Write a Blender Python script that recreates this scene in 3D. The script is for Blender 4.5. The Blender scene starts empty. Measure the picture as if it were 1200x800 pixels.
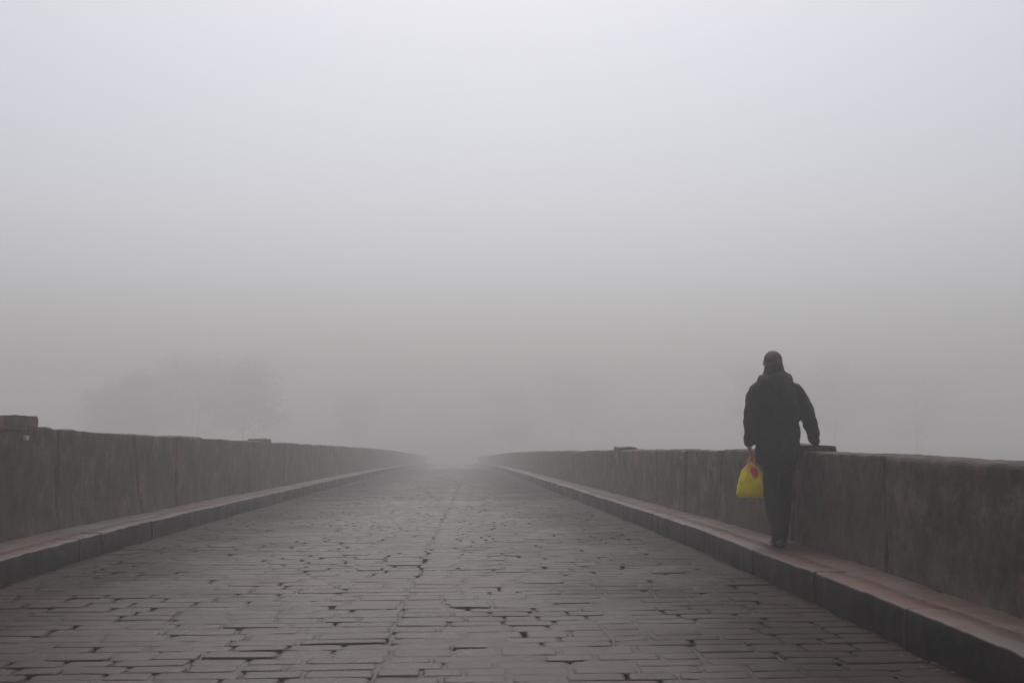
import bpy, bmesh, math, random
from mathutils import Vector, Matrix, noise
R = math.radians
random.seed(7)
scene = bpy.context.scene

# ------------------------------------------------------------------ camera
cam_d = bpy.data.cameras.new('camera'); cam = bpy.data.objects.new('camera', cam_d)
scene.collection.objects.link(cam); scene.camera = cam
cam_d.lens = 35; cam_d.sensor_width = 36; cam_d.clip_end = 1500; cam_d.clip_start = 0.05
cam.location = (0, 0, 1.3)
cam.rotation_euler = (R(90 + 4.75), 0, R(-3.19))

# ------------------------------------------------------------------ world, sun, exposure
SUN_EL, SUN_AZ = 63, 2
w = bpy.data.worlds.new('World'); scene.world = w; w.use_nodes = True
nt = w.node_tree; nt.nodes.clear()
wo = nt.nodes.new('ShaderNodeOutputWorld'); bg = nt.nodes.new('ShaderNodeBackground')
sky = nt.nodes.new('ShaderNodeTexSky'); sky.sky_type = 'NISHITA'; sky.sun_disc = False
sky.sun_elevation = R(SUN_EL); sky.sun_rotation = R(SUN_AZ)
sky.air_density = 1.0; sky.dust_density = 5.0; sky.ozone_density = 1.0
hs = nt.nodes.new('ShaderNodeHueSaturation'); hs.inputs['Saturation'].default_value = 0.50; hs.inputs['Hue'].default_value = 0.53
nt.links.new(sky.outputs[0], hs.inputs['Color']); nt.links.new(hs.outputs[0], bg.inputs[0])
bg.inputs[1].default_value = 0.15
nt.links.new(bg.outputs[0], wo.inputs[0])
sd = bpy.data.lights.new('sun', 'SUN'); sd.energy = 0.8; sd.angle = R(60); sd.color = (1, .985, .97)
sun = bpy.data.objects.new('sun', sd); scene.collection.objects.link(sun)
_el, _az = R(SUN_EL), R(SUN_AZ)
sdir = Vector((math.sin(_az) * math.cos(_el), math.cos(_az) * math.cos(_el), math.sin(_el)))
sun.rotation_euler = sdir.to_track_quat('Z', 'Y').to_euler()
vs = scene.view_settings
vs.view_transform = 'Standard'; vs.look = 'None'; vs.gamma = 1; vs.use_curve_mapping = False
vs.exposure = -0.08
cy = scene.cycles
cy.use_denoising = True
try: cy.denoiser = 'OPENIMAGEDENOISE'
except Exception: pass
cy.max_bounces = 8; cy.volume_bounces = 4; cy.diffuse_bounces = 3; cy.glossy_bounces = 3
cy.use_adaptive_sampling = True

# ------------------------------------------------------------------ helpers
def link(o, parent=None):
    scene.collection.objects.link(o)
    if parent: o.parent = parent
    return o
def tag(o, label=None, cat=None, group=None, kind=None):
    if label: o['label'] = label
    if cat: o['category'] = cat
    if group: o['group'] = group
    if kind: o['kind'] = kind
    return o
def empty(name, loc, rz=0):
    o = bpy.data.objects.new(name, None); o.location = loc; o.rotation_euler = (0, 0, rz)
    o.empty_display_size = .1
    return link(o)
def mesh_obj(name, verts, faces, mat, parent=None, smooth=True, mat_idx=None):
    me = bpy.data.meshes.new(name); me.from_pydata(verts, [], faces); me.update()
    for m in (mat if isinstance(mat, (list, tuple)) else [mat]): me.materials.append(m)
    if mat_idx: me.polygons.foreach_set('material_index', mat_idx)
    me.polygons.foreach_set('use_smooth', [smooth] * len(me.polygons))
    return link(bpy.data.objects.new(name, me), parent)
def nz(x, y, z=0.0): return noise.noise((x, y, z))
def smst(a, b, x):
    t = min(1, max(0, (x - a) / (b - a))); return t * t * (3 - 2 * t)

class MB:
    def __init__(s): s.v = []; s.f = []
    def add(s, vs_, fs): 
        b = len(s.v); s.v += vs_; s.f += [tuple(i + b for i in f) for f in fs]
    def box(s, x0, x1, y0, y1, z0, z1, j=0):
        c = [(x, y, z) for z in (z0, z1) for y in (y0, y1) for x in (x0, x1)]
        if j: c = [tuple(q + random.uniform(-j, j) for q in p) for p in c]
        s.add(c, [(0, 2, 3, 1), (4, 5, 7, 6), (0, 1, 5, 4), (2, 6, 7, 3), (0, 4, 6, 2), (1, 3, 7, 5)])
    def loft(s, st, seg=20, ref=(0, 1, 0), sq=2.0):
        """st: list of (centre, r_side, r_front[, normal]); rounded caps"""
        P = [Vector(q[0]) for q in st]; n = len(P); rings = []; ref = Vector(ref)
        for i in range(n):
            t = (P[min(i + 1, n - 1)] - P[max(i - 1, 0)]).normalized()
            if len(st[i]) > 3: t = Vector(st[i][3]).normalized()
            v = (ref - t * ref.dot(t))
            if v.length < 1e-3: v = Vector((1, 0, 0)).cross(t)
            v.normalize(); u = t.cross(v).normalized()
            rings.append((P[i], u, v, t, st[i][1], st[i][2]))
        def ring(c, u, v, a, b):
            out = []
            for k in range(seg):
                th = 2 * math.pi * k / seg; co, si = math.cos(th), math.sin(th)
                co = math.copysign(abs(co) ** (2 / sq), co); si = math.copysign(abs(si) ** (2 / sq), si)
                out.append(tuple(c + u * (a * co) + v * (b * si)))
            return out
        vs_ = []; nr = 0
        for i, (c, u, v, t, a, b) in enumerate(rings):
            m = min(a, b)
            if i == 0:
                for q in (.92, .7, .38):
                    vs_ += ring(c - t * m * q, u, v, a * math.sqrt(1 - q * q), b * math.sqrt(1 - q * q)); nr += 1
            vs_ += ring(c, u, v, a, b); nr += 1
            if i == n - 1:
                for q in (.38, .7, .92):
                    vs_ += ring(c + t * m * q, u, v, a * math.sqrt(1 - q * q), b * math.sqrt(1 - q * q)); nr += 1
        fs = []
        for r in range(nr - 1):
            for k in range(seg):
                k2 = (k + 1) % seg
                fs.append((r * seg + k, r * seg + k2, (r + 1) * seg + k2, (r + 1) * seg + k))
        fs.append(tuple(reversed(range(seg)))); fs.append(tuple((nr - 1) * seg + k for k in range(seg)))
        s.add(vs_, fs)
    def ball(s, c, r, seg=16):
        rx, ry, rz = (r, r, r) if not isinstance(r, (tuple, list)) else r
        vs_ = []; fs = []; nr = 10
        for i in range(1, nr):
            ph = math.pi * i / nr
            for k in range(seg):
                th = 2 * math.pi * k / seg
                vs_.append((c[0] + rx * math.sin(ph) * math.cos(th), c[1] + ry * math.sin(ph) * math.sin(th), c[2] + rz * math.cos(ph)))
        for r_ in range(nr - 2):
            for k in range(seg):
                k2 = (k + 1) % seg
                fs.append((r_ * seg + k, (r_ + 1) * seg + k, (r_ + 1) * seg + k2, r_ * seg + k2))
        fs.append(tuple(range(seg))); fs.append(tuple(reversed([(nr - 2) * seg + k for k in range(seg)])))
        s.add(vs_, fs)
    def build(s, name, mat, parent=None, smooth=True): return mesh_obj(name, s.v, s.f, mat, parent, smooth)

# ------------------------------------------------------------------ materials
def new_mat(name):
    m = bpy.data.materials.new(name); m.use_nodes = True; n = m.node_tree; n.nodes.clear()
    o = n.nodes.new('ShaderNodeOutputMaterial'); b = n.nodes.new('ShaderNodeBsdfPrincipled')
    n.links.new(b.outputs[0], o.inputs[0]); return m, n, b, o
def N(n, t, **k):
    x = n.nodes.new(t)
    for a, v in k.items():
        if a in x.inputs.keys(): x.inputs[a].default_value = v
        else: setattr(x, a, v)
    return x
def noise_tex(n, scale, detail=5, rough=.6, stretch=None):
    tc = N(n, 'ShaderNodeTexCoord'); mp = N(n, 'ShaderNodeMapping')
    if stretch: mp.inputs['Scale'].default_value = stretch
    n.links.new(tc.outputs['Object'], mp.inputs[0])
    t = N(n, 'ShaderNodeTexNoise'); t.inputs['Scale'].default_value = scale
    t.inputs['Detail'].default_value = detail; t.inputs['Roughness'].default_value = rough
    n.links.new(mp.outputs[0], t.inputs[0]); return t.outputs[0]
def ramp(n, src, stops):
    r = N(n, 'ShaderNodeValToRGB'); e = r.color_ramp.elements
    while len(e) < len(stops): e.new(.5)
    for i, (p, c) in enumerate(stops):
        e[i].position = p; e[i].color = (*c, 1) if isinstance(c, tuple) else (c, c, c, 1)
    n.links.new(src, r.inputs[0]); return r.outputs[0]
def mix(n, f, a, b, mode='MIX'):
    x = N(n, 'ShaderNodeMix', data_type='RGBA', blend_type=mode)
    for s_, v in ((0, f), (6, a), (7, b)):
        if hasattr(v, 'links') or hasattr(v, 'is_linked'): n.links.new(v, x.inputs[s_])
        else: x.inputs[s_].default_value = v if s_ == 0 else (*v, 1)
    return x.outputs[2]
def bump(n, b, h, strength=.3, dist=.01):
    x = N(n, 'ShaderNodeBump'); x.inputs['Strength'].default_value = strength; x.inputs['Distance'].default_value = dist
    n.links.new(h, x.inputs['Height']); n.links.new(x.outputs[0], b.inputs['Normal'])

def side_shade_mask(n):
    # shade painted into the road colour, deepening from the middle towards the kerbs
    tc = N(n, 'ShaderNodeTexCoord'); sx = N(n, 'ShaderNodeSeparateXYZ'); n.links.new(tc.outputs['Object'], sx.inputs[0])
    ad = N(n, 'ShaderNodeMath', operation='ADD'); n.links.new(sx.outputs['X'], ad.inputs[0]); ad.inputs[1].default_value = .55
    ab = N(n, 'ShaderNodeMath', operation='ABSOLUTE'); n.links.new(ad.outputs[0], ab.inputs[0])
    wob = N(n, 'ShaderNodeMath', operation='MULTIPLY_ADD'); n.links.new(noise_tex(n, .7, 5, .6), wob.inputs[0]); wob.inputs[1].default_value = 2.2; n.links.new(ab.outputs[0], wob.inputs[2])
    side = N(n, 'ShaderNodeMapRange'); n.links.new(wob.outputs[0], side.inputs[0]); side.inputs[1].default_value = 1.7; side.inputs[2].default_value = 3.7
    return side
def mat_sett():
    m, n, b, o = new_mat('worn_wet_sett')
    big = noise_tex(n, .45, 4); sm = noise_tex(n, 9, 8, .7)
    c = ramp(n, sm, [(.3, (.020, .0115, .007)), (.5, (.045, .028, .018)), (.72, (.084, .057, .039))])
    g = N(n, 'ShaderNodeNewGeometry')
    isl = ramp(n, g.outputs['Random Per Island'], [(0, (.62, .57, .54)), (.3, (.86, .83, .80)), (.6, (1, .99, .97)), (.85, (1.05, .95, .88)), (1, (.92, 1.0, 1.03))])
    c = mix(n, .8, c, isl, 'MULTIPLY')
    c = mix(n, ramp(n, big, [(.35, 0), (.62, .85)]), c, (.062, .030, .021))
    side = side_shade_mask(n)
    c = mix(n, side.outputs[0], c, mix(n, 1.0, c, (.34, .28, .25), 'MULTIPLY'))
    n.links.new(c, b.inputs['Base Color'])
    r = noise_tex(n, 1.1, 6, .65)
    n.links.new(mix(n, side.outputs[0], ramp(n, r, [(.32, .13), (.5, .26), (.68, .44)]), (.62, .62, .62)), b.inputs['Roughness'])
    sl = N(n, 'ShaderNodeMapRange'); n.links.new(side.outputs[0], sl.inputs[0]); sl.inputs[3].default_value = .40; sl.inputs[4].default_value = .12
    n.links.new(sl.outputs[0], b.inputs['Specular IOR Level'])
    bump(n, b, noise_tex(n, 30, 9, .75), .9, .009); return m
def mat_bed():
    m, n, b, o = new_mat('wet_joint_dirt')
    n.links.new(ramp(n, noise_tex(n, 14), [(.3, (.008, .006, .005)), (.7, (.025, .019, .015))]), b.inputs['Base Color'])
    b.inputs['Roughness'].default_value = .6; bump(n, b, noise_tex(n, 90), .5, .006); return m
def mat_grit():
    m, n, b, o = new_mat('joint_grit')
    c = ramp(n, noise_tex(n, 11, 8, .75), [(.3, (.028, .018, .012)), (.7, (.078, .054, .039))])
    side = side_shade_mask(n); c = mix(n, side.outputs[0], c, mix(n, 1.0, c, (.30, .25, .22), 'MULTIPLY'))
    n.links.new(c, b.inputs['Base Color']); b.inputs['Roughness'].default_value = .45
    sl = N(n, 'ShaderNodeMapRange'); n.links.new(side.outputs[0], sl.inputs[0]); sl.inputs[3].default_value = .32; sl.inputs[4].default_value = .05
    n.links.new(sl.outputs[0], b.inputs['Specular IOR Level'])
    bump(n, b, noise_tex(n, 70, 8, .75), .5, .004); return m
def mat_wall():
    m, n, b, o = new_mat('weathered_parapet_stone')
    base = ramp(n, noise_tex(n, 2.2, 8, .7), [(.36, (.014, .0085, .0045)), (.5, (.062, .036, .018)), (.63, (.175, .106, .058))])
    streak = noise_tex(n, 2.6, 9, .75, (1, 1.3, .30))
    base = mix(n, ramp(n, streak, [(.48, 0), (.66, .8)]), base, (.036, .029, .021))
    pale = noise_tex(n, 3.6, 9, .75, (1, 1.5, .25))
    base = mix(n, ramp(n, pale, [(.56, 0), (.68, .45)]), base, (.16, .135, .10))
    red = noise_tex(n, .9, 4, .5)
    base = mix(n, ramp(n, red, [(.47, 0), (.60, .7)]), base, (.080, .034, .023))
    moss = noise_tex(n, 1.4, 5, .6, (1, 1, 2.2))
    base = mix(n, ramp(n, moss, [(.53, 0), (.66, .65)]), base, (.050, .054, .032))
    n.links.new(base, b.inputs['Base Color'])
    n.links.new(ramp(n, noise_tex(n, 5), [(.3, .55), (.7, .85)]), b.inputs['Roughness'])
    b.inputs['Specular IOR Level'].default_value = .35
    pit = ramp(n, noise_tex(n, 11, 8, .75), [(.34, 0), (.46, 1)])
    base2 = mix(n, pit, mix(n, 1.0, base, (.28, .25, .23), 'MULTIPLY'), base)
    n.links.new(base2, b.inputs['Base Color'])
    bump(n, b, noise_tex(n, 20, 10, .8), 1.0, .035); return m
def mat_pave(name, dark):
    m, n, b, o = new_mat(name)
    k = .34 if dark else .32
    base = ramp(n, noise_tex(n, 3.1, 8, .7), [(.28, tuple(q * k for q in (.115, .080, .060))), (.5, tuple(q * k for q in (.20, .145, .110))), (.74, tuple(q * k for q in (.28, .23, .19)))])
    base = mix(n, ramp(n, noise_tex(n, .8, 3), [(.40, 0), (.56, .85)]), base, (.23 * k, .092 * k, .062 * k))
    base = mix(n, ramp(n, noise_tex(n, 1.7, 5), [(.56, 0), (.72, .6)]), base, (.075 * k, .078 * k, .048 * k))
    if dark:   # shade painted into the kerb face: steep surfaces go near black, tread stays paler
        g = N(n, 'ShaderNodeNewGeometry'); sx = N(n, 'ShaderNodeSeparateXYZ'); n.links.new(g.outputs['True Normal'], sx.inputs[0])
        fm = ramp(n, sx.outputs['Z'], [(.5, 1), (.97, 0)])
        base = mix(n, fm, base, mix(n, ramp(n, noise_tex(n, 3.5, 8, .7), [(.4, 0), (.7, 1)]), (.0055, .0045, .004), (.022, .017, .013)))
        sv = N(n, 'ShaderNodeMapRange'); n.links.new(fm, sv.inputs[0]); sv.inputs[3].default_value = .35; sv.inputs[4].default_value = .08
        n.links.new(sv.outputs[0], b.inputs['Specular IOR Level'])
    n.links.new(base, b.inputs['Base Color'])
    n.links.new(ramp(n, noise_tex(n, 2.5, 6), [(.3, .32), (.7, .7)]), b.inputs['Roughness'])
    bump(n, b, noise_tex(n, 30, 9, .7), .6, .008); return m
def mat_cloth(name, c, rough=.85, sc=180, sheen=.15):
    m, n, b, o = new_mat(name)
    n.links.new(ramp(n, noise_tex(n, 12, 6), [(.3, tuple(q * .7 for q in c)), (.7, tuple(q * 1.3 for q in c))]), b.inputs['Base Color'])
    b.inputs['Roughness'].default_value = rough; b.inputs['Sheen Weight'].default_value = sheen
    bump(n, b, noise_tex(n, sc, 3), .4, .002); return m
def mat_plain(name, stops, sc, rough, bs=.3, bd=.004, stretch=None):
    m, n, b, o = new_mat(name)
    n.links.new(ramp(n, noise_tex(n, sc, 7, .65, stretch), stops), b.inputs['Base Color'])
    b.inputs['Roughness'].default_value = rough
    bump(n, b, noise_tex(n, sc * 5, 6, .65, stretch), bs, bd); return m

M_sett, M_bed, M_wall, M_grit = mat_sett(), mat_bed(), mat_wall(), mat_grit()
M_kerb, M_pave = mat_pave('wet_kerb_stone', True), mat_pave('pavement_stone', False)
M_bark = mat_plain('bark', [(.3, (.03, .025, .02)), (.7, (.08, .065, .05))], 6, .9, .6, .02, (1, 1, .3))
M_leaf = mat_plain('dull_leaf', [(.3, (.035, .04, .02)), (.7, (.07, .07, .035))], 1.5, .7)
M_earth = mat_plain('river_bank_earth', [(.3, (.05, .045, .03)), (.5, (.07, .075, .035)), (.7, (.11, .09, .06))], .4, .9, .5, .05)

# ------------------------------------------------------------------ bridge profile
def sp(t, s): return t if t / s > 35 else s * math.log1p(math.exp(min(40, t / s)))
def zr(y): return -.028 * sp(y - 9.2, 1.8) - .008 * sp(y - 56, 8) - .028 * sp(-y - 9, 2.5)   # road surface height
KR, KL, WR, WL = 2.65, -3.73, 3.21, -4.35       # kerb fronts and wall inner faces
PH, WT = .22, .33                                # pavement step, parapet thickness
HR, HL = .86, 1.07                              # parapet heights above the pavement

# ------------------------------------------------------------------ terrain and river
def terrain_z(x, y):
    d = abs(x + .6)
    bank = smst(30, 62, y); back = smst(-24, -50, y) if y < 0 else 0
    t = max(bank, back)
    near_road = 1 - smst(5, 16, d)
    lvl = -3.1 + 1.0 * nz(x * .04, y * .04)
    roadl = zr(y) - .35
    up = smst(55, 80, y) if y > 0 else smst(-45, -65, y)
    lvl = lvl + (roadl - lvl) * near_road * up
    return -6.4 + (lvl + 6.4) * t + .25 * nz(x * .2, y * .2, 3)
vs_, fs = [], []
gx = [-140 + 4 * i for i in range(71)]; gy = [-90 + 4 * i for i in range(81)]
for y in gy:
    for x in gx: vs_.append((x, y, terrain_z(x, y)))
for j in range(len(gy) - 1):
    for i in range(len(gx) - 1):
        a = j * len(gx) + i; fs.append((a, a + 1, a + 1 + len(gx), a + len(gx)))
tag(mesh_obj('terrain', vs_, fs, M_earth), kind='structure')
m_, n_, b_, o_ = new_mat('river_water'); b_.inputs['Base Color'].default_value = (.02, .025, .02, 1)
b_.inputs['Roughness'].default_value = .08; bump(n_, b_, noise_tex(n_, 2.5, 4, .5, (1, 3, 1)), .25, .03)
tag(mesh_obj('river', [(-139, -80, -4.6), (139, -80, -4.6), (139, 70, -4.6), (-139, 70, -4.6)], [(0, 1, 2, 3)], m_), kind='structure')

# ------------------------------------------------------------------ bridge body with arches
ys = [-60 + .5 * i for i in range(341)]
def soffit(y):
    if abs(y - 5) > 62: return -7.0
    p = ((y + 4) % 13.0) - 6.5
    if abs(p) > 4.9: return -7.2
    return zr(y) - 1.0 - (1 - math.sqrt(1 - (p / 4.95) ** 2)) * 3.6
vs_, fs = [], []
for y in ys:
    zt, zb = zr(y) - .09, soffit(y)
    vs_ += [(WL - WT + .02, y, zt), (WR + WT - .02, y, zt), (WR + WT - .02, y, zb), (WL - WT + .02, y, zb)]
for i in range(len(ys) - 1):
    a = 4 * i
    for k in range(4): fs.append((a + k, a + (k + 1) % 4, a + 4 + (k + 1) % 4, a + 4 + k))
fs += [(0, 1, 2, 3), tuple(4 * (len(ys) - 1) + k for k in (3, 2, 1, 0))]
tag(mesh_obj('bridge_deck', vs_, fs, M_wall, smooth=False), kind='structure')

# ------------------------------------------------------------------ road: bed sheet + worn setts
V, F, MI = [], [], []
def grid(xs, yl, zf, mi):
    b = len(V); nx = len(xs)
    for y in yl:
        for x in xs: V.append((x, y, zf(x, y)))
    for j in range(len(yl) - 1):
        for i in range(nx - 1):
            a = b + j * nx + i; F.append((a, a + 1, a + 1 + nx, a + nx)); MI.append(mi)
PITS = [(-.38, 9.8, .28, .09), (1.85, 9.0, .15, .06), (-1.23, 5.9, .24, .06), (-.55, 6.15, .12, .04), (.17, 9.5, .22, .035)]
HOLES = {}
U9 = [-1, -.955, -.83, -.45, 0, .45, .83, .955, 1]; U5 = [-1, -.9, -.0, .9, 1]
def fall(u):  # distance from edge -> drop
    e = 1 - abs(u)
    return 0
def sett(x0, x1, y0, y1, near):
    U = U9 if near else U5; k = len(U); b = len(V)
    cx, cy_ = (x0 + x1) / 2, (y0 + y1) / 2; hx, hy = (x1 - x0) / 2, (y1 - y0) / 2
    tx, ty = random.gauss(0, .005), random.gauss(0, .006); dz = random.gauss(0, .0016)
    rot = random.gauss(0, .011); worn = random.uniform(.3, 1)
    sd_ = random.uniform(0, 50)
    for j, v in enumerate(U):
        for i, u in enumerate(U):
            lx, ly = u * hx, v * hy
            if near and (abs(u) > .9 or abs(v) > .9):   # irregular outline
                lx += .010 * nz(cx * 9 + u * 2, cy_ * 9 + v * 2.3, sd_); ly += .008 * nz(cx * 9 + u * 2, cy_ * 9 + v * 2.3, sd_ + 9)
            au, av = abs(u), abs(v)
            # rounded corners
            if au > .8 and av > .8: lx *= .965; ly *= .965
            e = max(au, av)
            if i in (0, k - 1) or j in (0, k - 1): z = -.045
            elif e > .95: z = -.0045
            elif e > .82: z = -.0010 * worn
            else: z = .001 * (1 - e)
            x, y = cx + lx - rot * ly, cy_ + ly + rot * lx
            z += dz + tx * lx + ty * ly
            if z > -.03: z += .0022 * nz(x * 7, y * 7, 1) + .005 * nz(x * .9, y * .9, 8)
            V.append((x, y, zr(y) + z))
    for j in range(k - 1):
        for i in range(k - 1):
            a = b + j * k + i; F.append((a, a + 1, a + 1 + k, a + k)); MI.append(0)
y = -8.6
while y < 72:
    d = random.uniform(.14, .215)
    sj = -.42 + .02 * max(0, y - 5) + random.uniform(-.035, .035)
    gapy = random.choice([.003, .004, .005, .007])
    for (xa, xb) in ((KL + .01, sj), (sj, KR - .01)):
        x = xa; wob = random.uniform(-.1, .1)
        while x < xb - .02:
            w_ = random.uniform(.22, .48)
            if xb - (x + w_) < .2: w_ = xb - x
            g = random.choice([.003, .004, .005, .006, .008, .014]); c0 = c1 = 0
            if random.random() < .045: c0 = random.uniform(.012, .038); HOLES.setdefault(int(y), ()); HOLES[int(y)] += ((x + w_ * random.uniform(.3, .7), y, w_ * random.uniform(.3, .8), c0),)
            if random.random() < .07: g += random.uniform(.010, .032); HOLES.setdefault(int(y), ()); HOLES[int(y)] += ((x, y + d * .5, .02, d * random.uniform(.3, 1)),)
            for (px, py, pw, pd) in PITS:
                if y <= py < y + d and x - .02 <= px < x + w_: c0 = pd; HOLES.setdefault(int(y), ()); HOLES[int(y)] += ((x + w_ / 2, y + c0 / 2, w_, c0),)
            sett(x + g / 2, x + w_ - g / 2, y + gapy / 2 + c0, y + d - gapy / 2, -1 < y < 22)
            x += w_
    y += d
def dip(x, y):
    d = 0
    for (hx_, hy_, hw, hd) in HOLES.get(int(y), ()) + HOLES.get(int(y) - 1, ()) + HOLES.get(int(y) + 1, ()):
        q = max(abs(x - hx_) / (hw * .5 + .05), abs(y - hy_) / (hd * .5 + .05))
        d = max(d, 1 - smst(.75, 1.05, q))
    return d
def mudz(x, y): return zr(y) - .017 + .004 * nz(x * 4, y * 4, 5) - .022 * dip(x, y)
def gritz(x, y):
    open_ = smst(.12, .34, nz(x * 1.1, y * 1.1, 31) + .55 * nz(x * 5, y * 5, 2))
    return zr(y) - .0042 + .0025 * nz(x * 7, y * 7, 6) - .026 * open_ - .035 * dip(x, y)
xs = [KL - .05 + (KR - KL + .1) * i / 170 for i in range(171)]
yl = [-9 + .12 * i for i in range(92)] + [2.04 + .04 * i for i in range(300)] + [14.04 + .12 * i for i in range(130)] + [29.7 + .3 * i for i in range(150)] + [75 + 2 * i for i in range(38)]
grid(xs, yl, mudz, 1)
grid(xs, yl, gritz, 2)
grid([KL, 0, KR], [-60 + 3 * i for i in range(18)], lambda x, y: zr(y) - .004, 0)
grid([KL, 0, KR], [68 + 3 * i for i in range(28)], lambda x, y: zr(y) - .0015, 0)
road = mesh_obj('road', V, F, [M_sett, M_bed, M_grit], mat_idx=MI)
tag(road, kind='structure')

# ------------------------------------------------------------------ kerbs and pavements
def beam(mb, xa, xb, y0, y1, zt, zb, front, seed, rows=3, step=.12):
    """rounded worn stone running along y; front = side facing the road (+1: xb side, -1: xa side)"""
    nseg = max(2, int((y1 - y0) / (step if y0 > 25 else .05))); prof = []
    r = .014
    if front > 0: prof = [(xa, zb), (xa, zt), ((xa + xb) / 2, zt), (xb - r * 1.3, zt), (xb - r * .4, zt - r * .35), (xb, zt - r * 1.3), (xb, (zt + zb) / 2), (xb, zb)]
    else: prof = [(xa, zb), (xa, (zt + zb) / 2), (xa, zt - r * 1.3), (xa + r * .4, zt - r * .35), (xa + r * 1.3, zt), ((xa + xb) / 2, zt), (xb, zt), (xb, zb)]
    vs_ = []; fs = []; n = len(prof)
    ex = random.gauss(0, .004); ez = random.gauss(0, .003)
    for i in range(nseg + 1):
        y = y0 + (y1 - y0) * i / nseg
        for (x, z) in prof:
            dx = ex + .020 * nz(y * 1.3, z * 3, 7) + .012 * nz(y * 7, z * 9, 5)
            dz = ez + .014 * nz(x * 1, y * 1.1, 4) + .008 * nz(x * 6, y * 6, 9) * (z > PH - .03)
            if z == zb: dz = 0
            
            vs_.append((x + dx, y, zr(y) + z + dz))
    for i in range(nseg):
        for k in range(n - 1):
            a = i * n + k; fs.append((a, a + 1, a + 1 + n, a + n))
    fs.append(tuple(range(n))); fs.append(tuple(reversed([nseg * n + k for k in range(n)])))
    mb.add(vs_, fs)
for side in (1, -1):
    mb = MB(); y = -25
    while y < 150:
        L = random.uniform(1.3, 2.6) if y < 60 else 4
        if side < 0 and y < 10.86 < y + L:       # drain slot through the left kerb
            L = 10.86 - y if 10.86 - y > .3 else 1.2
            beam(mb, KL - .26, KL, y, y + L, PH, -.06, 1, y)
            y += L; beam(mb, KL - .26, KL, y + .004, y + .085, PH - .002, .13, 1, y); beam(mb, KL - .26, KL - .16, y + .004, y + .085, .129, -.06, 1, y)
            y += .09; continue
        if side > 0: beam(mb, KR, KR + .26, y, y + L - .003, PH, -.06, -1, y)
        else: beam(mb, KL - .26, KL, y, y + L - .003, PH, -.06, 1, y)
        y += L
    tag(mb.build('kerb', M_kerb), kind='structure')
    V, F, MI = [], [], []
    xa, xb = (KR + .24, WR + .04) if side > 0 else (WL - .04, KL - .24)
    grid([xa + (xb - xa) * i / 8 for i in range(9)], [-25 + .25 * i for i in range(108)] + [2.1 + .1 * i for i in range(300)] + [32.5 + 1 * i for i in range(118)],
         lambda x, y: zr(y) + PH - .001 + .014 * nz(x, y * 1.1, 4) + .008 * nz(x * 6, y * 6, 9) - (.012 if abs(((y + .3 * side) % 1.7) - .03) < .05 else 0) , 0)
    tag(mesh_obj('pavement', V, F, M_pave), kind='structure')

# ------------------------------------------------------------------ parapets
def parapet(side, Xin, H, seed, joints, label):
    rnd = random.Random(seed)
    prof = []  # (outward depth from inner face, z rel. to pavement, normal (x,z))
    nr = 20
    for i in range(nr): prof.append((0, -.03 + (H - .02 + .03) * i / (nr - 1), (-1, 0)))
    prof += [(.008, H - .006, (-.8, .6)), (.022, H, (-.2, 1)), (.09, H + .003, (0, 1)), (.165, H + .006, (0, 1)), (.24, H + .003, (0, 1)), (.305, H, (.2, 1)), (.322, H - .006, (.8, .6))]
    for i in range(9): prof.append((.33, H - .03 - (H + .32) * i / 8, (1, 0)))
    prof.append((.2, -.35, (0, -1)))
    yl = [-25 + .25 * i for i in range(104)] + [1.0 + .03 * i for i in range(500)] + [16 + .08 * i for i in range(300)] + [40 + .4 * i for i in range(150)] + [100 + 2 * i for i in range(26)]
    js = list(joints)
    while js[-1][0] < 150: js.append((js[-1][0] + rnd.uniform(1.5, 2.5), rnd.uniform(-.05, .05), rnd.uniform(.5, 1)))
    off = [(rnd.gauss(0, .008), rnd.gauss(0, .007)) for _ in js]
    vs_, fs = [], []; n = len(prof)
    for y in yl:
        for (t, z, nm) in prof:
            p = (y * 1.0, z, t)
            g = 0; idx = 0
            for q, (yj, sl, dp) in enumerate(js):
                yy = yj + sl * (H - z) * 2 + .02 * nz(z * 5, q * 3.1)
                if y > yy: idx = q
                dd = abs(y - yy)
                if dd < .04: g = max(g, dp * (1 - dd / .04))
            d = off[idx][0] + .020 * nz(y * .8, z * 1.3, seed + t * 4) + .014 * nz(y * 4, z * 3.4, seed + 5 + t * 4) + .008 * nz(y * 12, z * 11, seed + t * 9) - .05 * g
            if nm[1] < .5 and z < .25: d += .012 * (1 - z / .25)
            h = off[idx][1] * smst(.4, .8, z) + .012 * nz(y * .5, 1.5, seed) * smst(.3, .8, z) + (.05 * (1 - smst(10, 13.5, y)) * smst(.3, .9, z) if side < 0 else 0)
            # chips out of the top edge
            ch = max(0, nz(y * 2.3, seed, 7.7) - .33) * .10 if z > H - .08 else 0
            x = t + nm[0] * d - (0 if nm[0] == 0 else nm[0] * ch * .6)
            zz = z + nm[1] * (d * .6) + h - ch
            vs_.append((Xin + side * x, y, zr(y) + PH + zz))
    for j in range(len(yl) - 1):
        for k in range(n - 1):
            a = j * n + k
            f = (a, a + 1, a + 1 + n, a + n); fs.append(f if side < 0 else f[::-1])
    o = mesh_obj('parapet_wall', vs_, fs, M_wall)
    tag(o, label, 'wall'); return o
PR = parapet(1, WR, HR, 11, [(-25, 0, .3), (-20, 0, .6), (-14, .02, .6), (-7, 0, .6), (-2, .02, .7), (2.2, 0, .6), (4.9, .03, .6), (7.35, -.02, 1), (9.35, .06, .9), (11.9, .16, 1), (13.9, 0, .7)],
             'long low brown stone parapet the man is leaning a hand on, right side of the bridge')
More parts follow.
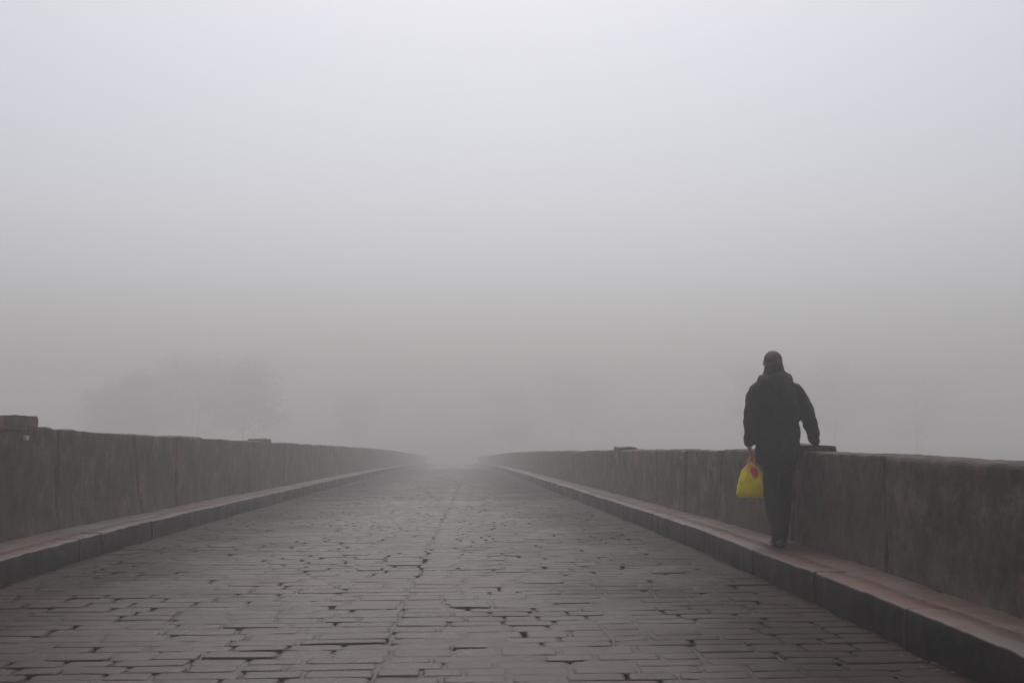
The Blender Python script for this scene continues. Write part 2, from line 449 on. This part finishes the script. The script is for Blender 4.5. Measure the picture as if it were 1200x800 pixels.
PL = parapet(-1, WL, HL, 31, [(-25, 0, .3), (-20, 0, .6), (-14, .02, .6), (-7, 0, .6), (-2, .02, .7), (3.2, 0, .6), (6.9, .03, .6), (9.3, -.02, 1), (11.2, .03, .9), (13.75, .22, 1), (15.9, 0, .7)],
             'taller streaked stone parapet running along the left side of the bridge')
def rock(name, parent, x0, x1, y0, y1, z0, z1, seed, mat=M_wall, j=.012, nx=9, ny=14, nzz=5):
    """weathered block: subdivided box, corners rounded, noise displaced"""
    bm = bmesh.new(); bmesh.ops.create_cube(bm, size=2)
    bmesh.ops.subdivide_edges(bm, edges=bm.edges[:], cuts=9, use_grid_fill=True)
    for v in bm.verts:
        c = v.co.copy(); l = max(abs(c.x), abs(c.y), abs(c.z))
        s = c.normalized() * 1.25
        c = c.lerp(s, .13 * (c.length / 1.73) ** 3)
        x = (x0 + x1) / 2 + c.x * (x1 - x0) / 2; y_ = (y0 + y1) / 2 + c.y * (y1 - y0) / 2; z = (z0 + z1) / 2 + c.z * (z1 - z0) / 2
        d = Vector((nz(x * 5, y_ * 5, z * 5 + seed), nz(x * 5 + 9, y_ * 5, z * 5 + seed), nz(x * 5, y_ * 5 + 9, z * 5 + seed))) * j * 1.6
        v.co = Vector((x, y_, z)) + d
    me = bpy.data.meshes.new(name); bm.to_mesh(me); bm.free(); me.materials.append(mat)
    me.polygons.foreach_set('use_smooth', [True] * len(me.polygons))
    return link(bpy.data.objects.new(name, me), parent)
for i, (ya, yb, h) in enumerate([(9.15, 9.85, .066), (19.4, 20.3, .065), (-2.5, -1.5, .09)]):
    z = zr((ya + yb) / 2) + PH + HR
    rock('raised_block', PR, WR - .006, WR + WT + .004, ya, yb, z - .05, z + h, i)
for i, (ya, yb, h) in enumerate([(9.62, 10.62, .10), (22.8, 23.8, .07), (-3.2, -2, .10)]):
    z = zr((ya + yb) / 2) + PH + HL + (.045 if yb < 12 else 0)
    rock('raised_block', PL, WL - WT - .004, WL + .012, ya, yb, z - .05, z + h, i + 20)
    if i == 0:
        rock('raised_block', PL, WL - WT + .03, WL + .022, yb - .22, yb - .02, z - .16, z + .02, 44, j=.02)
        mm = mat_plain('pale_mortar', [(.3, (.35, .34, .31)), (.7, (.5, .49, .46))], 20, .8)
        rock('mortar_lump', PL, WL + .005, WL + .042, yb - .33, yb - .27, z - .145, z - .10, 3, mm, j=.004)

# ------------------------------------------------------------------ wet leaf scraps and grit lying in the gutters and at the wall feet
rl = random.Random(5); vs_, fs = [], []
def lie(x, y, z, s):
    a = rl.uniform(0, 6.28); c_, s_ = math.cos(a), math.sin(a); b0 = len(vs_)
    for (u, v, h) in ((-1, 0, .0), (-.35, .5, .25), (.4, .42, .2), (1, 0, .05), (.4, -.42, .25), (-.35, -.5, .2)):
        vs_.append((x + s * (u * c_ - v * s_), y + s * (u * s_ + v * c_), z + .003 + s * h * rl.uniform(.1, .6)))
    fs.append((b0, b0 + 1, b0 + 4, b0 + 5)); fs.append((b0 + 1, b0 + 2, b0 + 3, b0 + 4))
for _ in range(1500):
    y = 2 + 40 * rl.random() ** 1.5
    if nz(y * .9, 3.3, _ % 4) < -.05: continue
    q = abs(rl.gauss(0, .07)); k = _ % 4
    if k == 0: lie(KR - .02 - q, y, zr(y) + .002, rl.uniform(.006, .022))
    elif k == 1: lie(KL + .02 + q, y, zr(y) + .002, rl.uniform(.006, .022))
    elif k == 2: lie(WR - .02 - q * .5, y, zr(y) + PH + .009, rl.uniform(.006, .020))
    else: lie(WL + .02 + q * .5, y, zr(y) + PH + .009, rl.uniform(.006, .020))
M_lit = mat_plain('wet_dead_leaf', [(.3, (.02, .012, .006)), (.55, (.07, .04, .018)), (.75, (.12, .08, .04))], 3, .45)
tag(mesh_obj('leaf_litter', vs_, fs, M_lit, smooth=False), 'scraps of wet brown leaf in the gutters and at the feet of the walls', 'leaves', kind='stuff')

# ------------------------------------------------------------------ trees beyond the bridge
def tree(name_label, X, Y, top_z, cw, seed, trunkr=.16, cbase=.14, leafn=9000, lean=0):
    rnd = random.Random(seed)
    gz = terrain_z(X, Y) - .15; H = top_z - gz
    root = empty('hazy_tree', (X, Y, gz))
    tag(root, name_label, 'tree', 'trees standing in the fog beyond the walls')
    tb = MB(); pts = []; px = py = 0
    for i in range(9):
        t = i / 8; pts.append(((px, py, H * .88 * t), max(.02, trunkr * (1 - t) ** .8), max(.02, trunkr * (1 - t) ** .8)))
        px += rnd.uniform(-.12, .12) + lean * .1; py += rnd.uniform(-.12, .12)
    tb.loft(pts, 8, (1, .01, .02)); tips = []
    for i in range(40):
        t = rnd.uniform(cbase * .75, .9); k = min(7, int(t * 8)); b0 = Vector(pts[k][0]).lerp(Vector(pts[k + 1][0]), t * 8 - k)
        az = rnd.uniform(0, 6.283); Ln = cw * rnd.uniform(.6, 1.05) * (1 - .75 * max(0, t - .45))
        end = b0 + Vector((math.cos(az) * Ln, math.sin(az) * Ln, Ln * rnd.uniform(.35, .9)))
        if end.z > H: end.z = H * rnd.uniform(.93, 1.0)
        md = b0.lerp(end, .5) + Vector((0, 0, .12 * Ln)); r = trunkr * .42 * (1 - t * .7)
        tb.loft([(b0, r, r), (md, r * .6, r * .6), (end, .012, .012)], 6, (.02, .01, 1))
        tips += [b0.lerp(end, .55), md.lerp(end, .6), end]
        for _ in range(3):
            e2 = md.lerp(end, rnd.random()) + Vector((rnd.gauss(0, .5), rnd.gauss(0, .5), rnd.uniform(0, .8))) * cw * .3
            e2.z = min(e2.z, H)
            tb.loft([(md, r * .4, r * .4), (e2, .01, .01)], 5, (.02, .01, 1)); tips.append(e2)
    tb.build('trunk', M_bark, root)
    vs_, fs = [], []
    for i in range(leafn):
        c = rnd.choice(tips) + Vector((rnd.gauss(0, 1), rnd.gauss(0, 1), rnd.gauss(0, .8))) * cw * .17
        s = rnd.uniform(.08, .20)
        u = Vector((rnd.gauss(0, 1), rnd.gauss(0, 1), rnd.gauss(0, 1))).normalized(); v = u.orthogonal().normalized()
        b = len(vs_); vs_ += [tuple(c - u * s), tuple(c + v * s * .5), tuple(c + u * s), tuple(c - v * s * .5)]; fs.append((b, b + 1, b + 2, b + 3))
    mesh_obj('crown', vs_, fs, M_leaf, root, smooth=False)
def at(px, Y): return (px - 535) / 1167 * Y          # photo pixel column -> x at distance Y
def zt(py, Y): return 1.3 + (497 - py) / 1167 * Y
tree('tallest tree of the row beyond the left wall, at its right end', at(290, 140), 140, zt(419, 140), 5.2, 1, .2)
tree('broad tree second from the right in the row beyond the left wall', at(238, 145.2), 145.2, zt(423, 145.2), 6.8, 2, .13)
tree('small slim tree in the middle of the row beyond the left wall', at(187, 152), 152, zt(426, 152), 5.1, 3, .11)
tree('low tree second from the left in the row beyond the left wall', at(160, 141.6), 141.6, zt(440, 141.6), 3.9, 4, .10)
tree('leftmost low tree of the row beyond the left wall', at(132, 148.4), 148.4, zt(455, 148.4), 3.9, 5, .10)
tree('faint thin tree beyond the far end of the left wall, left of the road', at(418, 187.2), 187.2, zt(455, 187.2), 4.2, 6, .15)
tree('faint small tree beside the far end of the right wall, next to the vanishing road', at(598, 187.2), 187.2, zt(455, 187.2), 4.8, 7, .2)
tree('faint tree beyond the right wall, between the road end and the walking man', at(672, 187.2), 187.2, zt(440, 187.2), 7.8, 8, .2)
tree('large wide tree in the fog behind the head of the walking man', at(905, 155.5), 155.5, zt(428, 155.5), 8, 9, .3, leafn=14000)
tree('tall tree in the fog just right of the walking man, beyond the right wall', at(985, 161.3), 161.3, zt(430, 161.3), 7.5, 10, .28, leafn=14000)
tree('lower rounded tree far right in the fog beyond the right wall', at(1085, 161.3), 161.3, zt(430, 161.3), 8.5, 12, .22)

# ------------------------------------------------------------------ the walking man
PX, PY, MS = 3.03, 9.25, 1.03
PZ = zr(PY) + PH + .002
M_skin = mat_plain('skin', [(.3, (.28, .16, .12)), (.7, (.36, .22, .17))], 25, .55, .2, .001)
M_hair = mat_plain('cropped_grey_brown_hair', [(.3, (.06, .033, .027)), (.7, (.13, .078, .065))], 60, .8, .8, .004)
M_jack = mat_cloth('black_jacket_cloth', (.0035, .0035, .004), sheen=0)
M_trou = mat_cloth('dark_trouser_cloth', (.0035, .0035, .0045), sheen=0)
M_shoe = mat_plain('dark_shoe_leather', [(.3, (.008, .007, .006)), (.7, (.018, .016, .014))], 30, .4)
M_eye = mat_plain('eye_white', [(.3, (.6, .58, .55)), (.7, (.7, .68, .65))], 5, .2)
def remesh(o, vox, sm=4, fac=.5):
    m = o.modifiers.new('remesh', 'REMESH'); m.mode = 'VOXEL'; m.voxel_size = vox; m.use_smooth_shade = True
    if sm:
        s = o.modifiers.new('smooth', 'SMOOTH'); s.iterations = sm; s.factor = fac
def folds(o, strength, size, stretch=None):
    t = bpy.data.textures.new('folds', 'CLOUDS'); t.noise_scale = size; t.noise_depth = 3
    d = o.modifiers.new('folds', 'DISPLACE'); d.texture = t; d.strength = strength; d.mid_level = .5
    d.texture_coords = 'LOCAL'
man = empty('person', (PX, PY, PZ)); man.scale = (MS, MS, MS)
tag(man, 'man in black jacket walking away, right hand on the wall, carrying a bag', 'person')
hx = -.03                         # the head sits a little left of the hips
b = MB()
# legs (hip, knee, ankle)
LH, LK, LA = (-.085, 0, .93), (-.088, -.01, .50), (-.080, -.19, .09)
RH, RK, RA = (.078, 0, .93), (.070, .12, .50), (.052, .15, .09)
for (h, k, a) in ((LH, LK, LA), (RH, RK, RA)):
    h, k, a = Vector(h), Vector(k), Vector(a)
    b.loft([(h, .08, .085), (h.lerp(k, .5), .07, .075), (k, .052, .055), (k.lerp(a, .35), .052, .056), (a, .036, .04)], 16)
    f = Vector((a.x, a.y, 0))
    b.loft([(f + Vector((0, -.05, .04)), .032, .034), (f + Vector((0, .04, .045)), .036, .036), (f + Vector((0, .13, .03)), .04, .024)], 12, (0, 0, 1))
# torso and neck
b.loft([((0, 0, .90), .15, .11), ((0, .0, 1.02), .145, .105), ((-.005, .005, 1.2), .16, .115), ((-.01, 0, 1.36), .18, .11), ((-.015, -.005, 1.45), .13, .085), ((hx, .0, 1.50), .062, .062)], 24)
b.loft([((-.02, -.005, 1.44), .068, .07), ((hx, .01, 1.57), .064, .066)], 16)
# head: skull, jaw, nose, ears, brow
hc = Vector((hx - .005, .025, 1.655))
b.ball(hc, (.078, .098, .095)); b.ball(hc + Vector((0, .035, -.055)), (.058, .062, .062))
b.loft([(hc + Vector((0, .092, .01)), .008, .008), (hc + Vector((0, .114, -.028)), .014, .012)], 10, (0, 1, .1))
b.ball(hc + Vector((0, .085, .025)), (.05, .016, .012)); b.ball(hc + Vector((0, .088, -.062)), (.024, .012, .008)); b.ball(hc + Vector((0, .08, -.098)), (.024, .02, .016))
for s in (-1, 1):
    b.ball(hc + Vector((s * .082, -.002, -.012)), (.010, .020, .032))
# arms
LS, LE, LW = Vector((-.20, -.005, 1.41)), Vector((-.262, -.03, 1.14)), Vector((-.268, .02, .905))
RS, RE, RW = Vector((.165, -.005, 1.40)), Vector((.262, -.04, 1.15)), Vector((.352, .045, .915))
for (s_, e, w_) in ((LS, LE, LW), (RS, RE, RW)):
    b.loft([(s_ * .8 + Vector((0, 0, .28)), .05, .05), (s_, .055, .055), (s_.lerp(e, .5), .045, .048), (e, .038, .04), (e.lerp(w_, .4), .038, .04), (w_, .026, .03)], 14)
def finger(p, pts, r):
    b.loft([(p + Vector(q), r * (1 - .1 * i), r * (1 - .1 * i)) for i, q in enumerate(pts)], 8, (.3, .9, .2))
# left hand: hanging, fingers curled round the bag handles (palm faces the thigh, +x)
lp = LW + Vector((.002, .012, -.05))
b.loft([(LW, .024, .028), (lp, .017, .040), (lp + Vector((.004, .004, -.035)), .015, .040)], 12)
for i, (dy, L) in enumerate(((.032, .9), (.011, 1.0), (-.010, .95), (-.030, .78))):
    base = lp + Vector((.004, dy, -.03))
    finger(base, [(0, 0, 0), (.004, 0, -.032 * L), (.022, 0, -.046 * L), (.036, 0, -.030 * L), (.034, 0, -.014 * L)], .0088)
finger(lp, [(.0, .03, .012), (.018, .044, -.012), (.034, .036, -.034), (.040, .020, -.042)], .010)
# right hand: palm resting on top of the wall, fingers spread forward
wall_top = (HR + .008) / MS
rp = Vector((RW.x + .018, RW.y + .055, wall_top + .016))
b.loft([(RW, .028, .024), (rp + Vector((-.006, -.03, .012)), .034, .018), (rp, .040, .015), (rp + Vector((.003, .03, -.001)), .040, .013)], 12, (0, 0, 1))
for i, (dx, L) in enumerate(((-.032, .85), (-.010, 1.0), (.013, .95), (.034, .76))):
    base = rp + Vector((dx, .03, 0)); a = dx * .9
    finger(base, [(0, 0, 0), (a * .35, .034 * L, .006), (a * .7, .058 * L, .0), (a, .078 * L, -.007)], .0086)
finger(rp, [(-.03, -.02, 0), (-.056, .008, .0), (-.066, .034, -.005)], .0100)
body = b.build('body', M_skin, man); remesh(body, .0045, 2, .4)
for s in (-1, 1):
    e = MB(); e.ball(hc + Vector((s * .030, .089, .004)), (.012, .008, .008)); e.build('eye', M_eye, man)
# hair: short cropped cap over the crown and back of the head
h = MB(); h.ball(hc + Vector((0, -.008, .012)), (.083, .097, .092)); h.ball(hc + Vector((0, -.028, -.035)), (.074, .072, .062))
hair = h.build('hair', M_hair, man); remesh(hair, .006, 2); folds(hair, .006, .015)
# trousers
t = MB()
for (hh, k, a) in ((LH, LK, LA), (RH, RK, RA)):
    hh, k, a = Vector(hh), Vector(k), Vector(a); s = -1 if hh.x < 0 else 1
    t.loft([(hh + Vector((0, 0, .05)), .088, .11), (hh.lerp(k, .35) + Vector((-.012 * s, -.01, 0)), .088, .10), (k + Vector((0, -.005, 0)), .080, .085), (k.lerp(a, .4) + Vector((0, -.008, 0)), .075, .080), (a + Vector((0, .0, .02)), .064, .072), (a + Vector((0, .012, -.035)), .062, .078)], 20)
t.loft([((0, 0, .86), .150, .125), ((0, 0, 1.0), .155, .125)], 24)
tr = t.build('trousers', M_trou, man); remesh(tr, .010, 5); folds(tr, .022, .09)
# shoes
for a in (LA, RA):
    sh = MB(); x, y_ = a[0], a[1]
    sh.loft([((x, y_ - .055, .036), .034, .034), ((x, y_ + .0, .045), .040, .044), ((x, y_ + .09, .036), .047, .034), ((x, y_ + .165, .026), .040, .024)], 16, (0, 0, 1), 2.6)
    so = sh.build('shoe', M_shoe, man); remesh(so, .006, 2)
    sl = MB(); sl.loft([((x, y_ - .062, .010), .034, .010), ((x, y_ + .02, .010), .038, .010), ((x, y_ + .1, .010), .049, .010), ((x, y_ + .17, .010), .040, .010)], 16, (0, 0, 1), 3); sl.build('sole', M_shoe, so)
# jacket: body, sleeves, collar with the hood lying on the shoulders
j = MB()
j.loft([((-.026, 0, .795), .190, .150, (0, 0, 1)), ((-.022, 0, .86), .192, .152), ((-.004, 0, 1.0), .196, .148), ((-.01, 0, 1.15), .200, .148), ((-.018, 0, 1.29), .222, .150), ((-.02, -.005, 1.375), .210, .132), ((-.024, -.008, 1.45), .165, .11), ((hx, .0, 1.515), .125, .100), ((hx, .004, 1.580), .092, .090)], 32, sq=2.2)
for (s_, e, w_) in ((LS, LE, LW), (RS, RE, RW)):
    d = (w_ - e).normalized(); cuff = w_ - d * .01
    j.loft([(s_ * .72 + Vector((0, 0, .405)), .068, .07), (s_ + Vector((0, 0, -.03)), .082, .086), (s_.lerp(e, .5), .078, .080), (e, .069, .072), (e.lerp(w_, .5), .056, .060), (cuff, .048, .052)], 20)
# hood roll
ring = []
for k in range(13):
    th = math.pi * (1.0 + k / 12.0)
    ring.append(((hx + .118 * math.cos(th), -.008 + .098 * math.sin(th), 1.490 - .035 * math.sin(-th)), .048, .050))
j.loft(ring, 14, (0, 0, 1))
j.loft([((hx, -.10, 1.50), .095, .035), ((hx, -.128, 1.42), .085, .032), ((hx, -.135, 1.345), .05, .022)], 18)
jk = j.build('jacket', M_jack, man); remesh(jk, .010, 5); folds(jk, .045, .10)

# ------------------------------------------------------------------ carrier bag hanging from the left hand
m, n, bb, o = new_mat('thin_yellow_plastic')
tc = N(n, 'ShaderNodeTexCoord'); sx = N(n, 'ShaderNodeSeparateXYZ'); n.links.new(tc.outputs['Object'], sx.inputs[0])
yel = ramp(n, noise_tex(n, 9, 4), [(.3, (.66, .55, .01)), (.55, (.84, .74, .015)), (.75, (.76, .72, .04))])
tr_ = N(n, 'ShaderNodeMapRange'); n.links.new(sx.outputs['Z'], tr_.inputs[0])
tr_.inputs[1].default_value = -.17; tr_.inputs[2].default_value = -.11
col = mix(n, tr_.outputs[0], yel, (.75, .45, .17))
vd = N(n, 'ShaderNodeVectorMath', operation='DISTANCE'); vm = N(n, 'ShaderNodeVectorMath', operation='MULTIPLY')
n.links.new(tc.outputs['Object'], vm.inputs[0]); vm.inputs[1].default_value = (1, 0, .7)
nzz = N(n, 'ShaderNodeVectorMath', operation='ADD'); n.links.new(vm.outputs[0], nzz.inputs[0])
nt_ = N(n, 'ShaderNodeTexNoise'); nt_.inputs['Scale'].default_value = 22; n.links.new(tc.outputs['Object'], nt_.inputs[0])
sc_ = N(n, 'ShaderNodeVectorMath', operation='SCALE'); n.links.new(nt_.outputs['Color'], sc_.inputs[0]); sc_.inputs['Scale'].default_value = .05
n.links.new(sc_.outputs[0], nzz.inputs[1]); n.links.new(nzz.outputs[0], vd.inputs[0]); vd.inputs[1].default_value = (.032, .02, -.092)
lt = N(n, 'ShaderNodeMapRange'); n.links.new(vd.outputs['Value'], lt.inputs[0]); lt.inputs[1].default_value = .045; lt.inputs[2].default_value = .030
col = mix(n, lt.outputs[0], col, (.50, .05, .02))
n.links.new(col, bb.inputs['Base Color']); bb.inputs['Roughness'].default_value = .35
bump(n, bb, noise_tex(n, 30, 5, .6), .8, .008)
tl = N(n, 'ShaderNodeBsdfTranslucent'); n.links.new(col, tl.inputs[0]); ms = N(n, 'ShaderNodeMixShader'); ms.inputs[0].default_value = .45
n.links.new(bb.outputs[0], ms.inputs[1]); n.links.new(tl.outputs[0], ms.inputs[2]); n.links.new(ms.outputs[0], o.inputs[0])
M_bag = m
hand = Vector((-.244, .03, .802))
bag = empty('carrier_bag', (PX + MS * hand.x, PY + MS * hand.y, PZ + MS * hand.z))
tag(bag, 'full yellow plastic carrier bag with red print hanging from the left hand of the man', 'bag')
prof = [(-.385, .070, .04), (-.392, .095, .06), (-.375, .122, .080), (-.34, .130, .088), (-.29, .127, .088), (-.24, .117, .080), (-.19, .098, .066), (-.15, .078, .05), (-.115, .056, .036), (-.085, .036, .024), (-.065, .026, .018)]
vs_, fs = [], []; SEG = 56
for r_, (z, a, c) in enumerate(prof):
    for k in range(SEG):
        th = 2 * math.pi * k / SEG; co, si = math.cos(th), math.sin(th)
        co = math.copysign(abs(co) ** .8, co); si = math.copysign(abs(si) ** .8, si)
        pl = 1 + .10 * math.sin(th * 7 + z * 14) * smst(-.34, -.10, z) * 1.8 + .04 * math.sin(th * 11 - z * 30) + .09 * nz(co * 2.5, si * 2.5, z * 12)
        zz = z + .012 * nz(co * 2, si * 2, z * 9 + 4)
        x = a * co * pl
        if z < -.33 and abs(co) > .93: x *= 1.14; zz -= .006      # gusset corners poke out
        vs_.append((x - .012, c * si * pl, zz))
for r_ in range(len(prof) - 1):
    for k in range(SEG):
        k2 = (k + 1) % SEG; fs.append((r_ * SEG + k, r_ * SEG + k2, (r_ + 1) * SEG + k2, (r_ + 1) * SEG + k))
fs.append(tuple(reversed(range(SEG))))
bo = mesh_obj('bag_body', vs_, fs, M_bag, bag)
for s in (-1, 1):
    hb = MB()
    hb.loft([((-.012 + s * .02, s * .006, -.085), .016, .005), ((-.010 + s * .030, s * .008, -.05), .012, .004), ((s * .014, s * .010, -.012), .009, .004), ((0, s * .012, .003), .007, .004), ((-.014 * s, s * .012, -.014), .009, .004), ((-.012 - s * .020, s * .010, -.05), .010, .004), ((-.012 - s * .012, s * .006, -.085), .014, .005)], 10, (0, 1, 0))
    hb.build('handle', M_bag, bag)

# ------------------------------------------------------------------ fog
hm = bpy.data.materials.new('fog'); hm.use_nodes = True; n = hm.node_tree; n.nodes.clear()
o = n.nodes.new('ShaderNodeOutputMaterial'); pv = n.nodes.new('ShaderNodeVolumePrincipled')
pv.inputs['Color'].default_value = (.705, .692, .69, 1); pv.inputs['Density'].default_value = .0160
pv.inputs['Anisotropy'].default_value = .55
n.links.new(pv.outputs[0], o.inputs['Volume'])
hz = MB(); hz.box(-160, 160, -110, 250, -8.6, 11.2)
ho = hz.build('haze', hm, smooth=False); tag(ho, 'pale grey fog filling the whole view over the bridge', 'fog', kind='stuff')
